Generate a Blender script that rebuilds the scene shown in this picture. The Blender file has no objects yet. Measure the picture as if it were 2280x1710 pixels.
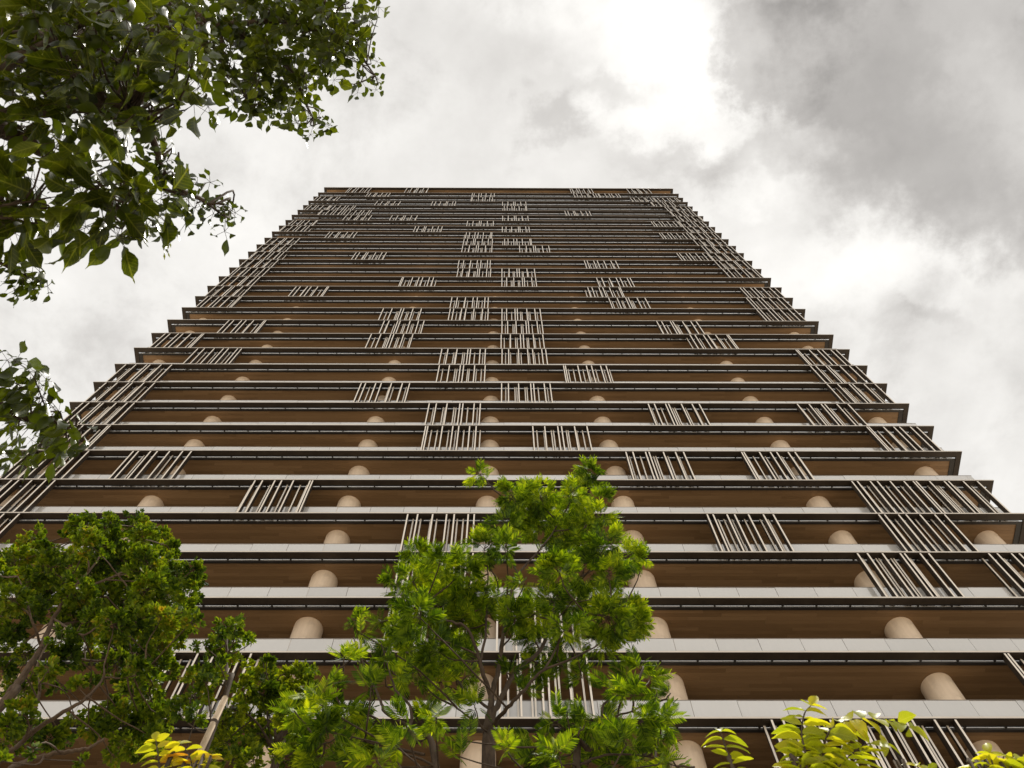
import bpy, math, random
import numpy as np
from mathutils import Matrix, Vector

SC = bpy.context.scene
COL = SC.collection
rng = np.random.default_rng(7)
random.seed(7)

# ------------------------------------------------------------------ camera
F_PX, W_PX, H_PX = 2217.0, 2280.0, 1710.0
_v = np.array([-16.6, -776.6, F_PX]); _v /= np.linalg.norm(_v)
_h = np.array([1.0, .002, .0082]); _h -= _v * _h.dot(_v); _h /= np.linalg.norm(_h)
_n = np.cross(_v, _h)
CAM = np.array([0.0, 0.0, 1.6])
cam_d = bpy.data.cameras.new('camera')
cam = bpy.data.objects.new('camera', cam_d); COL.objects.link(cam)
cam_d.sensor_width = 36.0
cam_d.lens = F_PX / W_PX * 36.0
cam_d.clip_start = .05
cam_d.clip_end = 3000.0
cam_d.dof.use_dof = True
cam_d.dof.focus_distance = 45.0
cam_d.dof.aperture_fstop = 11.0
cam.matrix_world = Matrix((
    (_h[0], -_h[1], -_h[2], CAM[0]),
    (_n[0], -_n[1], -_n[2], CAM[1]),
    (_v[0], -_v[1], -_v[2], CAM[2]),
    (0, 0, 0, 1)))
SC.camera = cam


def ray(px, py):
    c = np.array([px - W_PX / 2, py - H_PX / 2, F_PX])
    r = np.array([_h @ c, _n @ c, _v @ c])
    return r / np.linalg.norm(r)


def at_y(px, py, Y):
    r = ray(px, py)
    return CAM + r * (Y / r[1])


def at_z(px, py, Z):
    r = ray(px, py)
    return CAM + r * ((Z - CAM[2]) / r[2])


def at_d(px, py, dist):
    return CAM + ray(px, py) * dist


def project(P):
    d = np.atleast_2d(P) - CAM
    x = d @ np.array([_h[0], _n[0], _v[0]])
    y = d @ np.array([_h[1], _n[1], _v[1]])
    z = d @ np.array([_h[2], _n[2], _v[2]])
    z = np.where(z < .05, .05, z)
    return np.stack([F_PX * x / z + W_PX / 2, F_PX * y / z + H_PX / 2, z], 1)


# ------------------------------------------------------------------ view, sky, sun
SC.view_settings.view_transform = 'Standard'
SC.view_settings.look = 'None'
SC.view_settings.gamma = 1.0
SC.view_settings.use_curve_mapping = False
SC.view_settings.exposure = 0.1
SC.cycles.max_bounces = 8
SC.cycles.diffuse_bounces = 4
SC.cycles.glossy_bounces = 3
SC.cycles.transparent_max_bounces = 12
SC.cycles.use_denoising = True

SUN_DIR = Vector((.150, .020, .985)).normalized()
SUN_EL = math.asin(SUN_DIR.z)
SUN_AZ = math.atan2(SUN_DIR.x, SUN_DIR.y)

world = bpy.data.worlds.new('World')
SC.world = world
world.use_nodes = True
nt = world.node_tree
nt.nodes.clear()


class N:
    """tiny node-expression helper"""
    def __init__(s, tree): s.t = tree

    def node(s, typ, **kw):
        n = s.t.nodes.new(typ)
        for k, v in kw.items(): setattr(n, k, v)
        return n

    def put(s, sock, v):
        if isinstance(v, bpy.types.NodeSocket): s.t.links.new(v, sock)
        elif v is not None: sock.default_value = v

    def m(s, op, a, b=None, c=None, clamp=False):
        n = s.node('ShaderNodeMath', operation=op, use_clamp=clamp)
        s.put(n.inputs[0], a); s.put(n.inputs[1], b); s.put(n.inputs[2], c)
        return n.outputs[0]

    def comb(s, x, y, z):
        n = s.node('ShaderNodeCombineXYZ')
        s.put(n.inputs[0], x); s.put(n.inputs[1], y); s.put(n.inputs[2], z)
        return n.outputs[0]

    def noise(s, vec, scale, detail=6, rough=.55, dist=0.0, out=0):
        n = s.node('ShaderNodeTexNoise')
        s.put(n.inputs['Vector'], vec); n.inputs['Scale'].default_value = scale
        n.inputs['Detail'].default_value = detail; n.inputs['Roughness'].default_value = rough
        n.inputs['Distortion'].default_value = dist
        return n.outputs[out]

    def ramp(s, fac, stops, interp='LINEAR'):
        n = s.node('ShaderNodeValToRGB')
        cr = n.color_ramp; cr.interpolation = interp
        while len(cr.elements) < len(stops): cr.elements.new(.5)
        for e, (p, c) in zip(cr.elements, stops):
            e.position = p; e.color = tuple(c) + ((1,) if len(c) == 3 else ())
        s.put(n.inputs[0], fac)
        return n.outputs[0]

    def sstep(s, x, a, b):
        n = s.node('ShaderNodeMapRange', interpolation_type='SMOOTHSTEP')
        s.put(n.inputs[0], x); n.inputs[1].default_value = a; n.inputs[2].default_value = b
        n.inputs[3].default_value = 0; n.inputs[4].default_value = 1
        return n.outputs[0]

    def mixc(s, fac, a, b, blend='MIX'):
        n = s.node('ShaderNodeMix', data_type='RGBA', blend_type=blend)
        s.put(n.inputs[0], fac)
        for i, v in ((6, a), (7, b)):
            s.put(n.inputs[i], v if isinstance(v, bpy.types.NodeSocket) else tuple(v) + (1,))
        return n.outputs[2]


g = N(nt)
tc = g.node('ShaderNodeTexCoord')
sep = g.node('ShaderNodeSeparateXYZ'); nt.links.new(tc.outputs['Generated'], sep.inputs[0])
zc = g.m('MAXIMUM', sep.outputs[2], .12)
u = g.m('DIVIDE', sep.outputs[0], zc)
v = g.m('DIVIDE', sep.outputs[1], zc)
uv = g.comb(u, v, 0.0)
# billowing edges: the cloud plane is pushed about by noise before the big masses are placed on it
w1 = g.noise(uv, 7.0, 7, .6)
w2 = g.noise(g.comb(g.m('ADD', u, 3.7), g.m('ADD', v, 1.3), 0.0), 7.0, 7, .6)
w3 = g.noise(uv, 26.0, 6, .6)
w4 = g.noise(g.comb(g.m('ADD', u, 9.7), v, 2.0), 26.0, 6, .6)
uw = g.m('ADD', u, g.m('ADD', g.m('MULTIPLY', g.m('SUBTRACT', w1, .5), .16), g.m('MULTIPLY', g.m('SUBTRACT', w3, .5), .085)))
vw = g.m('ADD', v, g.m('ADD', g.m('MULTIPLY', g.m('SUBTRACT', w2, .5), .16), g.m('MULTIPLY', g.m('SUBTRACT', w4, .5), .085)))


def blob(cx, cy, rx, ry, a, b):
    dx = g.m('DIVIDE', g.m('SUBTRACT', uw, cx), rx)
    dy = g.m('DIVIDE', g.m('SUBTRACT', vw, cy), ry)
    d = g.m('SQRT', g.m('ADD', g.m('MULTIPLY', dx, dx), g.m('MULTIPLY', dy, dy)))
    return g.m('SUBTRACT', 1.0, g.sstep(d, a, b))


def mx(*a):
    r = a[0]
    for q in a[1:]: r = g.m('MAXIMUM', r, q)
    return r


# (centre in the cloud plane, radii, how sharp the rim is, depth of the grey)
MASSES = [(.315, .015, .110, .075, .74, 1.08, .66), (.355, .075, .105, .085, .35, 1.3, .75),
          (.415, .118, .10, .078, .3, 1.3, .75), (.485, .160, .10, .055, .3, 1.35, .72),
          (.50, .04, .13, .12, .3, 1.4, .60), (.44, -.06, .24, .08, .4, 1.3, .78),
          (.047, .080, .040, .036, .3, 1.2, .50), (.088, .036, .06, .025, .2, 1.25, .32),
          (.20, .115, .12, .028, .3, 1.3, .34), (-.05, .02, .16, .06, .2, 1.4, .20),
          (.62, .33, .10, .07, .2, 1.4, .50), (.44, .27, .05, .02, .2, 1.3, .25), (-.35, -.3, .3, .2, .3, 1.4, .4)]
keep = None
for q in MASSES:
    k = g.m('SUBTRACT', 1.0, g.m('MULTIPLY', blob(*q[:6]), q[6] * .9))
    keep = k if keep is None else g.m('MULTIPLY', keep, k)
dark = g.m('SUBTRACT', 1.0, keep)
glow = mx(blob(.155, .020, .13, .095, .3, 1.3), g.m('MULTIPLY', blob(.25, .13, .10, .03, .2, 1.4), .45),
          g.m('MULTIPLY', blob(.40, .22, .14, .05, .2, 1.4), .5))
# the rest of the overcast: broad soft rolls that go on all over the sky
n1 = g.noise(uv, 3.2, 9, .58, .15)
n2 = g.noise(uv, 9.0, 8, .6, .08)
broad = g.m('ADD', g.m('MULTIPLY', g.m('SUBTRACT', n1, .5), .44), g.m('MULTIPLY', g.m('SUBTRACT', n2, .5), .36))
fleck = g.m('MULTIPLY', g.sstep(g.noise(uv, 5.5, 9, .62, .15), .50, .72), .18)
base = g.m('SUBTRACT', g.m('ADD', .835, broad), fleck)
val = g.m('SUBTRACT', base, g.m('MULTIPLY', dark, g.m('ADD', .43, g.m('MULTIPLY', g.m('SUBTRACT', n2, .5), .30))))
val = g.m('ADD', val, g.m('MULTIPLY', g.m('MULTIPLY', glow, g.m('SUBTRACT', 1.0, g.m('MULTIPLY', dark, .8))), .24))
val = g.m('MAXIMUM', g.m('MINIMUM', val, 1.15), .30)
tint = g.mixc(g.sstep(val, .35, .95), (1.0, .958, .912), (1.0, .978, .938))
cl = g.mixc(1.0, tint, g.comb(val, val, val), 'MULTIPLY')
bg_c = g.node('ShaderNodeBackground'); nt.links.new(cl, bg_c.inputs[0]); bg_c.inputs[1].default_value = 1.0
skyt = g.node('ShaderNodeTexSky', sky_type='NISHITA')
skyt.sun_disc = False; skyt.sun_elevation = SUN_EL; skyt.sun_rotation = SUN_AZ
bg_s = g.node('ShaderNodeBackground'); nt.links.new(skyt.outputs[0], bg_s.inputs[0]); bg_s.inputs[1].default_value = .08
mxs = g.node('ShaderNodeMixShader'); mxs.inputs[0].default_value = .98
nt.links.new(bg_s.outputs[0], mxs.inputs[1]); nt.links.new(bg_c.outputs[0], mxs.inputs[2])
wo = g.node('ShaderNodeOutputWorld'); nt.links.new(mxs.outputs[0], wo.inputs[0])

sun_d = bpy.data.lights.new('sun', 'SUN')
sun_d.energy = 3.8; sun_d.angle = math.radians(3); sun_d.color = (1.0, .95, .86)
sun = bpy.data.objects.new('sun', sun_d); COL.objects.link(sun)
sun.rotation_euler = (-SUN_DIR).to_track_quat('-Z', 'Y').to_euler()
sun.location = (0, 0, 200)


# ------------------------------------------------------------------ materials
def new_mat(name):
    m = bpy.data.materials.new(name); m.use_nodes = True
    m.node_tree.nodes.clear()
    q = N(m.node_tree)
    out = q.node('ShaderNodeOutputMaterial')
    return m, q, out


def principled(q, col, rough=.5, metal=0.0, spec=.5, normal=None):
    p = q.node('ShaderNodeBsdfPrincipled')
    q.put(p.inputs['Base Color'], col if isinstance(col, bpy.types.NodeSocket) else tuple(col) + (1,))
    q.put(p.inputs['Roughness'], rough); p.inputs['Metallic'].default_value = metal
    p.inputs['Specular IOR Level'].default_value = spec
    if normal is not None: q.put(p.inputs['Normal'], normal)
    return p


def bump(q, height, strength=.3, dist=.01):
    b = q.node('ShaderNodeBump'); b.inputs['Strength'].default_value = strength
    b.inputs['Distance'].default_value = dist; q.put(b.inputs['Height'], height)
    return b.outputs[0]


def rnd_socket(q):
    gi = q.node('ShaderNodeNewGeometry'); oi = q.node('ShaderNodeObjectInfo')
    return q.m('FRACT', q.m('ADD', gi.outputs['Random Per Island'], oi.outputs['Random']))


def mottled(name, c0, c1, scale, rough=.5, metal=0.0, spec=.5, stretch=(1, 1, 1), b=.15):
    m, q, out = new_mat(name)
    t = q.node('ShaderNodeTexCoord'); mp = q.node('ShaderNodeMapping')
    mp.inputs['Scale'].default_value = stretch
    q.t.links.new(t.outputs['Object'], mp.inputs[0])
    n = q.noise(mp.outputs[0], scale, 7, .6)
    col = q.ramp(n, [(.3, c0), (.72, c1)])
    p = principled(q, col, rough, metal, spec, bump(q, n, b, .004) if b else None)
    q.t.links.new(p.outputs[0], out.inputs[0])
    return m


M = {}
M['bronze'] = mottled('dark_bronze_metal', (.028, .020, .014), (.046, .034, .024), 1.3, .5, .0, .3)
M['pale'] = mottled('pale_champagne_metal', (.78, .71, .62), (.88, .82, .74), 2.0, .38, .0, .5, b=.03)
M['edge'] = mottled('ledge_edge_metal', (.58, .52, .45), (.70, .64, .56), .8, .35, .0, .5, b=.03)
M['trim'] = mottled('black_trim', (.016, .013, .011), (.03, .025, .021), 2.0, .5, b=.05)
M['rail'] = mottled('rail_metal', (.17, .14, .11), (.22, .185, .15), 2.0, .4, b=.0)
M['slab'] = mottled('slab_concrete', (.26, .24, .21), (.36, .33, .30), 1.2, .8)
M['window'] = mottled('dark_window', (.02, .022, .024), (.035, .037, .038), .4, .08, 0, .6, b=0)


def mat_concrete():
    m, q, out = new_mat('beige_round_column')
    t = q.node('ShaderNodeTexCoord'); mp = q.node('ShaderNodeMapping')
    mp.inputs['Scale'].default_value = (1, 1, .12)
    q.t.links.new(t.outputs['Object'], mp.inputs[0])
    streak = q.noise(mp.outputs[0], 5.0, 6, .6)
    oi = q.node('ShaderNodeObjectInfo')
    k = q.m('ADD', q.m('MULTIPLY', streak, .8), q.m('MULTIPLY', oi.outputs['Random'], .2))
    col = q.ramp(k, [(.2, (.58, .45, .33)), (.75, (.82, .67, .51))])
    fine = q.noise(t.outputs['Object'], 60, 3, .6)
    blot = q.noise(t.outputs['Object'], 1.7, 6, .6)
    col = q.mixc(q.m('MULTIPLY', q.sstep(blot, .50, .72), .35), col, (.42, .32, .235))
    p = principled(q, col, .6, 0, .35, bump(q, fine, .12, .003))
    q.t.links.new(p.outputs[0], out.inputs[0])
    return m


M['column'] = mat_concrete()


def mat_wood(name, brick):
    m, q, out = new_mat(name)
    t = q.node('ShaderNodeTexCoord')
    oi = q.node('ShaderNodeObjectInfo')
    off = q.comb(q.m('MULTIPLY', oi.outputs['Random'], 37.0), q.m('MULTIPLY', oi.outputs['Random'], 11.0), 0.0)
    va = q.node('ShaderNodeVectorMath', operation='ADD')
    q.t.links.new(t.outputs['Object'], va.inputs[0]); q.t.links.new(off, va.inputs[1])
    mp = q.node('ShaderNodeMapping'); mp.inputs['Scale'].default_value = (.35, 7.0, 7.0)
    q.t.links.new(va.outputs[0], mp.inputs[0])
    grain = q.noise(mp.outputs[0], 5.0, 8, .62, .4)
    if brick:
        b = q.node('ShaderNodeTexBrick')
        q.t.links.new(t.outputs['Object'], b.inputs['Vector'])
        b.inputs['Color1'].default_value = (0, 0, 0, 1); b.inputs['Color2'].default_value = (1, 1, 1, 1)
        b.inputs['Mortar'].default_value = (.5, .5, .5, 1)
        b.inputs['Scale'].default_value = 1.0; b.inputs['Mortar Size'].default_value = .004
        b.inputs['Brick Width'].default_value = 3.0; b.inputs['Row Height'].default_value = .155
        sp = q.node('ShaderNodeSeparateColor'); q.t.links.new(b.outputs['Color'], sp.inputs[0])
        r = sp.outputs[0]
    else:
        r = rnd_socket(q)
    k = q.m('ADD', q.m('MULTIPLY', grain, .6), q.m('MULTIPLY', r, .4))
    col = q.ramp(k, [(.15, (.165, .096, .044)), (.5, (.225, .134, .064)), (.85, (.285, .178, .090))])
    p = principled(q, col, .5, 0, .4, bump(q, grain, .2, .003))
    q.t.links.new(p.outputs[0], out.inputs[0])
    return m


M['wood'] = mat_wood('brown_wood_plank', False)
M['wood_far'] = mat_wood('brown_wood_soffit', True)


def mat_glass():
    # milky laminated balustrade glass: part clear, part white interlayer, glossy faces
    m, q, out = new_mat('milky_balustrade_glass')
    oi = q.node('ShaderNodeObjectInfo'); tg = q.node('ShaderNodeTexCoord')
    mp = q.node('ShaderNodeMapping'); mp.inputs['Scale'].default_value = (1.6, 1.6, .25); q.t.links.new(tg.outputs['Object'], mp.inputs[0])
    dirt = q.m('ADD', q.m('MULTIPLY', q.noise(mp.outputs[0], 4.0, 6, .65), .5), q.m('MULTIPLY', oi.outputs['Random'], .5))
    p = principled(q, q.ramp(dirt, [(.15, (.78, .765, .735)), (.8, (.92, .90, .87))]), .16, 0, .5)
    p.inputs['IOR'].default_value = 1.52
    tr = q.node('ShaderNodeBsdfTransparent'); tr.inputs[0].default_value = (.93, .93, .90, 1)
    tl = q.node('ShaderNodeBsdfTranslucent'); tl.inputs[0].default_value = (.62, .60, .57, 1)
    gl = q.node('ShaderNodeBsdfGlossy'); gl.inputs['Roughness'].default_value = .05
    gl.inputs[0].default_value = (1, 1, 1, 1)
    m1 = q.node('ShaderNodeMixShader'); m1.inputs[0].default_value = .18
    q.t.links.new(p.outputs[0], m1.inputs[1]); q.t.links.new(tl.outputs[0], m1.inputs[2])
    m2 = q.node('ShaderNodeMixShader'); m2.inputs[0].default_value = .20
    q.t.links.new(m1.outputs[0], m2.inputs[1]); q.t.links.new(tr.outputs[0], m2.inputs[2])
    fr = q.node('ShaderNodeFresnel'); fr.inputs[0].default_value = 2.1
    m3 = q.node('ShaderNodeMixShader'); q.t.links.new(fr.outputs[0], m3.inputs[0])
    q.t.links.new(m2.outputs[0], m3.inputs[1]); q.t.links.new(gl.outputs[0], m3.inputs[2])
    q.t.links.new(m3.outputs[0], out.inputs[0])
    return m


M['glass'] = mat_glass()


def mat_leaf(name, stops, trans_col, trans=.42, rough=.55, spec=.16, veins=0.0):
    m, q, out = new_mat(name)
    r = rnd_socket(q)
    t = q.node('ShaderNodeTexCoord')
    gp = q.node('ShaderNodeNewGeometry')
    n = q.sstep(q.noise(gp.outputs['Position'], 2.6, 4, .6), .30, .70)     # sunlit tips and shaded insides put into leaf colour, in random patches
    k = q.m('ADD', q.m('MULTIPLY', r, .5), q.m('MULTIPLY', n, .55), clamp=True)
    col = q.ramp(k, stops)
    nrm = None
    if veins:
        # leaf objects carry their own frame: x across the blade, y along it
        sp = q.node('ShaderNodeSeparateXYZ'); q.t.links.new(t.outputs['Object'], sp.inputs[0])
        ax = q.m('ABSOLUTE', sp.outputs[0])
        mid = q.m('SUBTRACT', 1.0, q.sstep(ax, .006, .020))
        ph = q.m('ABSOLUTE', q.m('SUBTRACT', q.m('FRACT', q.m('MULTIPLY', q.m('SUBTRACT', sp.outputs[1], q.m('MULTIPLY', ax, 1.0)), 9.0)), .5))
        side = q.m('MULTIPLY', q.m('SUBTRACT', 1.0, q.sstep(ph, .03, .13)), .55)
        vn = q.m('MAXIMUM', mid, side)
        spots = q.m('MULTIPLY', q.sstep(q.noise(t.outputs['Object'], 22.0, 5, .65), .62, .74), .55)
        col = q.mixc(q.m('MULTIPLY', vn, veins), col, (.46, .48, .11))
        col = q.mixc(spots, col, (.16, .085, .02))
        nrm = bump(q, vn, -.35, .02)
    p = principled(q, col, rough, 0, spec, nrm)
    tl = q.node('ShaderNodeBsdfTranslucent')
    tcol = q.mixc(1.0, col, trans_col, 'MULTIPLY')
    q.t.links.new(tcol, tl.inputs[0])
    mx_ = q.node('ShaderNodeMixShader'); mx_.inputs[0].default_value = trans
    q.t.links.new(p.outputs[0], mx_.inputs[1]); q.t.links.new(tl.outputs[0], mx_.inputs[2])
    q.t.links.new(mx_.outputs[0], out.inputs[0])
    return m


M['leaf_ash'] = mat_leaf('feathery_leaf', [(.0, (.008, .020, .002)), (.35, (.040, .082, .003)), (.70, (.165, .245, .007)), (1, (.42, .48, .014))], (2.2, 2.1, .7), .36)  # dark end stands in for crown shade, bright end for sunlit tips
M['leaf_small'] = mat_leaf('small_green_leaf', [(.0, (.009, .021, .003)), (.36, (.042, .080, .004)), (.80, (.18, .245, .009)), (1, (.29, .20, .02))], (2.1, 2.0, .7), .34)
M['leaf_bush'] = mat_leaf('bush_green_leaf', [(.0, (.010, .024, .003)), (.42, (.056, .098, .005)), (1, (.28, .33, .011))], (2.2, 2.0, .7), .40)
BIGST = [(.0, (.016, .021, .003)), (.6, (.040, .058, .004)), (1, (.090, .115, .006))]
M['leaf_big'] = mat_leaf('glossy_broad_leaf', BIGST, (2.5, 2.35, .6), .42, .32, .40)
M['leaf_big_single'] = mat_leaf('glossy_broad_leaf_veined', BIGST, (2.5, 2.35, .6), .42, .32, .40, .18)
M['leaf_lime'] = mat_leaf('yellow_green_leaf', [(.0, (.17, .23, .010)), (.5, (.34, .38, .018)), (.86, (.58, .53, .03)), (.97, (.40, .17, .025))], (1.8, 1.7, .5), .55, .42, .3, .45)


def mat_bark(name, c0, c1):
    m, q, out = new_mat(name)
    t = q.node('ShaderNodeTexCoord'); mp = q.node('ShaderNodeMapping')
    mp.inputs['Scale'].default_value = (1, 1, .25); q.t.links.new(t.outputs['Object'], mp.inputs[0])
    n = q.noise(mp.outputs[0], 38, 7, .65, .3); n2 = q.noise(t.outputs['Object'], 7, 4, .5)
    k = q.m('ADD', q.m('MULTIPLY', n, .6), q.m('MULTIPLY', n2, .4))
    col = q.ramp(k, [(.32, c0), (.68, c1)])
    p = principled(q, col, .85, 0, .2, bump(q, n, .6, .006))
    q.t.links.new(p.outputs[0], out.inputs[0])
    return m


M['bark_ash'] = mat_bark('grey_brown_bark', (.030, .020, .014), (.11, .078, .053))
M['bark_pale'] = mat_bark('pale_brown_bark', (.055, .036, .024), (.17, .12, .08))
M['bark_dark'] = mat_bark('dark_bark', (.035, .025, .017), (.11, .08, .055))
M['pole'] = mat_bark('weathered_pole_wood', (.34, .26, .17), (.58, .46, .33))


def mat_paving():
    m, q, out = new_mat('granite_paving')
    t = q.node('ShaderNodeTexCoord')
    b = q.node('ShaderNodeTexBrick'); q.t.links.new(t.outputs['Object'], b.inputs['Vector'])
    b.inputs['Color1'].default_value = (.44, .38, .305, 1); b.inputs['Color2'].default_value = (.51, .45, .365, 1)
    b.inputs['Mortar'].default_value = (.20, .19, .17, 1); b.inputs['Scale'].default_value = 1.0
    b.inputs['Mortar Size'].default_value = .006; b.inputs['Brick Width'].default_value = .9
    b.inputs['Row Height'].default_value = .45
    n = q.noise(t.outputs['Object'], 3.0, 8, .65)
    col = q.mixc(.35, b.outputs['Color'], q.ramp(n, [(.3, (.38, .33, .262)), (.7, (.54, .48, .40))]))
    p = principled(q, col, .75, 0, .3, bump(q, b.outputs['Fac'], -.4, .004))
    q.t.links.new(p.outputs[0], out.inputs[0])
    return m


M['paving'] = mat_paving()
M['soil'] = mottled('planting_soil', (.05, .035, .022), (.10, .075, .05), 8, .9)


# ------------------------------------------------------------------ mesh helpers
class MB:
    def __init__(s): s.v = []; s.f = []; s.m = []

    def box(s, x0, x1, y0, y1, z0, z1, mat=0, faces=None):
        b = len(s.v)
        s.v += [(x0, y0, z0), (x1, y0, z0), (x1, y1, z0), (x0, y1, z0), (x0, y0, z1), (x1, y0, z1), (x1, y1, z1), (x0, y1, z1)]
        q = [(0, 3, 2, 1), (4, 5, 6, 7), (0, 1, 5, 4), (1, 2, 6, 5), (2, 3, 7, 6), (3, 0, 4, 7)]  # bottom top front right back left
        for i, fc in enumerate(q):
            s.f.append(tuple(b + k for k in fc))
            s.m.append(mat if faces is None else faces.get(i, mat))

    def mesh(s, name, mats):
        me = bpy.data.meshes.new(name)
        me.from_pydata(s.v, [], s.f)
        for m in mats: me.materials.append(m)
        me.polygons.foreach_set('material_index', s.m)
        me.update()
        return me

    def build(s, name, mats, parent=None, loc=None):
        return link(name, s.mesh(name, mats), parent, loc)


def link(name, data, parent=None, loc=None):
    o = bpy.data.objects.new(name, data); COL.objects.link(o)
    if parent is not None: o.parent = parent
    if loc is not None: o.location = loc
    return o


def empty(name, loc, label=None, cat=None, group=None):
    o = bpy.data.objects.new(name, None); COL.objects.link(o)
    o.location = loc; o.empty_display_size = .3
    if label: o['label'] = label
    if cat: o['category'] = cat
    if group: o['group'] = group
    return o


def mesh_tris(name, V, T, mat, smooth=False):
    me = bpy.data.meshes.new(name)
    V = np.asarray(V, dtype=np.float32); T = np.asarray(T, dtype=np.int32)
    me.vertices.add(len(V)); me.vertices.foreach_set('co', V.ravel())
    k = T.shape[1]
    me.loops.add(T.size); me.loops.foreach_set('vertex_index', T.ravel())
    me.polygons.add(len(T))
    me.polygons.foreach_set('loop_start', np.arange(0, T.size, k, dtype=np.int32))
    me.polygons.foreach_set('loop_total', np.full(len(T), k, dtype=np.int32))
    if smooth: me.polygons.foreach_set('use_smooth', np.ones(len(T), dtype=bool))
    me.materials.append(mat)
    me.update(calc_edges=True)
    return me


# ------------------------------------------------------------------ ground
gm = MB(); gm.box(-600, 600, -600, 600, -.4, 0)
ground = gm.build('ground', [M['paving']]); ground['kind'] = 'structure'
gm = MB(); gm.box(-22, 22, .9, 13, .004, .16)
bed = gm.build('planting_bed', [M['soil']]); bed['kind'] = 'structure'

# ------------------------------------------------------------------ tower
D = 19.93                       # front edge of the ledges
XL, XR = -24.87, 23.38          # ends of the ledges
DEPTH = 19.0
STEP = 3.5
NL = 38
ZROOF = 140.45 + CAM[2] - 1.6


def zl(j):                      # underside of ledge j
    return 134.12 + CAM[2] - STEP * j


tower = empty('apartment_tower', ((XL + XR) / 2, D + DEPTH / 2, 0),
              'tall brown apartment tower with stacked balconies, wood soffits and louvre screens', 'tower')
TL = Vector(tower.location)


def tb(mb, name, mats, parent=None, org=None):
    """link a world-space MB as a part of the tower"""
    o = mb.build(name, mats, parent or tower)
    o.location = -TL if (parent is None or parent is tower) else Vector((0, 0, 0))
    return o


LED, GAP = .27, .42             # ledge depth; slab edge stands at GAP behind the front
BRK = 1.284
COLX = [-23.3, -16.8, -7.4, -.78, 5.72, 15.1, 21.65]
rngp = random.Random(3)


def ledge(z):
    mb = MB()
    y1 = D + DEPTH
    fr = {2: 1}
    mb.box(XL, XR, D, D + LED, z, z + .09, 0, {2: 1, 3: 1, 5: 1})
    mb.box(XL + LED, XR - LED, D + LED + .002, D + .352, z + .03, z + .06, 2)
    mb.box(XL + LED + .002, XL + GAP + .002, D + .40, y1, z + .03, z + .06, 2)
    mb.box(XR - GAP - .002, XR - LED - .002, D + .40, y1, z + .03, z + .06, 2)
    mb.box(XL, XL + LED, D + LED, y1, z, z + .09, 0, {5: 1})
    mb.box(XR - LED, XR, D + LED, y1, z, z + .09, 0, {3: 1})
    x = XL + .75
    while x < XR - .6:
        mb.box(x - .035, x + .035, D + .353, D + GAP - .026, z + .025, z + .082, 2)
        x += BRK
    return tb(mb, 'ledge', [M['bronze'], M['edge'], M['trim']])


def slab(z, top=False):
    mb = MB()
    y1 = D + DEPTH - .1
    a, b, c = XL + GAP + .004, XR - GAP - .004, D + GAP + .004
    # black edge trim all round, then the concrete plate above the wood lining
    mb.box(a, b, c, c + .11, z, z + .15, 0)
    mb.box(a, a + .11, c + .11, y1, z, z + .15, 0)
    mb.box(b - .11, b, c + .11, y1, z, z + .15, 0)
    mb.box(a + .03, b - .03, c + .03, y1, z + .153, z + .27, 1)
    return tb(mb, 'floor_slab', [M['trim'], M['slab']])


SOF_A, SOF_B, SOF_Y = XL + GAP + .115, XR - GAP - .115, D + GAP + .115
plank_meshes = {}


def plank_mesh(L):
    k = round(L, 2)
    if k not in plank_meshes:
        mb = MB(); mb.box(-L / 2, L / 2, -.0745, .0745, 0, .02); plank_meshes[k] = mb.mesh('plank', [M['wood']])
    return plank_meshes[k]


def soffit(z, mode):
    """wood lining under slab: 'flat' far up, 'joined' boards, or 'parts' where the boards can be told apart"""
    zz = z + .035
    back = D + 3.0
    if mode == 'flat':
        mb = MB(); mb.box(SOF_A, SOF_B, SOF_Y, back, zz, zz + .02)
        return tb(mb, 'soffit', [M['wood_far']])
    mb = MB()
    mb.box(SOF_A, SOF_B, SOF_Y, back, zz + .024, zz + .04)
    o_mats = [M['trim'], M['wood']]
    singles = []
    y = SOF_Y + .078
    row = 0
    while y < back - .08:
        x = SOF_A - rngp.random() * 2.5
        while x < SOF_B - .05:
            L = rngp.choice([2.4, 3.0, 3.6])
            x0, x1 = max(x + .003, SOF_A), min(x + L - .003, SOF_B)
            if x1 - x0 > .1:
                dz = rngp.uniform(-.003, .003)
                if mode == 'parts' and row < 9 and -15.6 < x0 and x1 < 17.5 and x0 > SOF_A + .01:
                    singles.append((x0, x1, y, zz + dz))
                else:
                    mb.box(x0, x1, y - .0745, y + .0745, zz + dz, zz + dz + .02, 1)
            x += L
        y += .155
        row += 1
    s = tb(mb, 'soffit', o_mats)
    if mode == 'joined': s['kind'] = 'stuff'
    for x0, x1, yy, z0 in singles:
        link('plank', plank_mesh(x1 - x0), s, ((x0 + x1) / 2, yy, z0))
    return s


PAN = 1.512
pan_me = None


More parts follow.
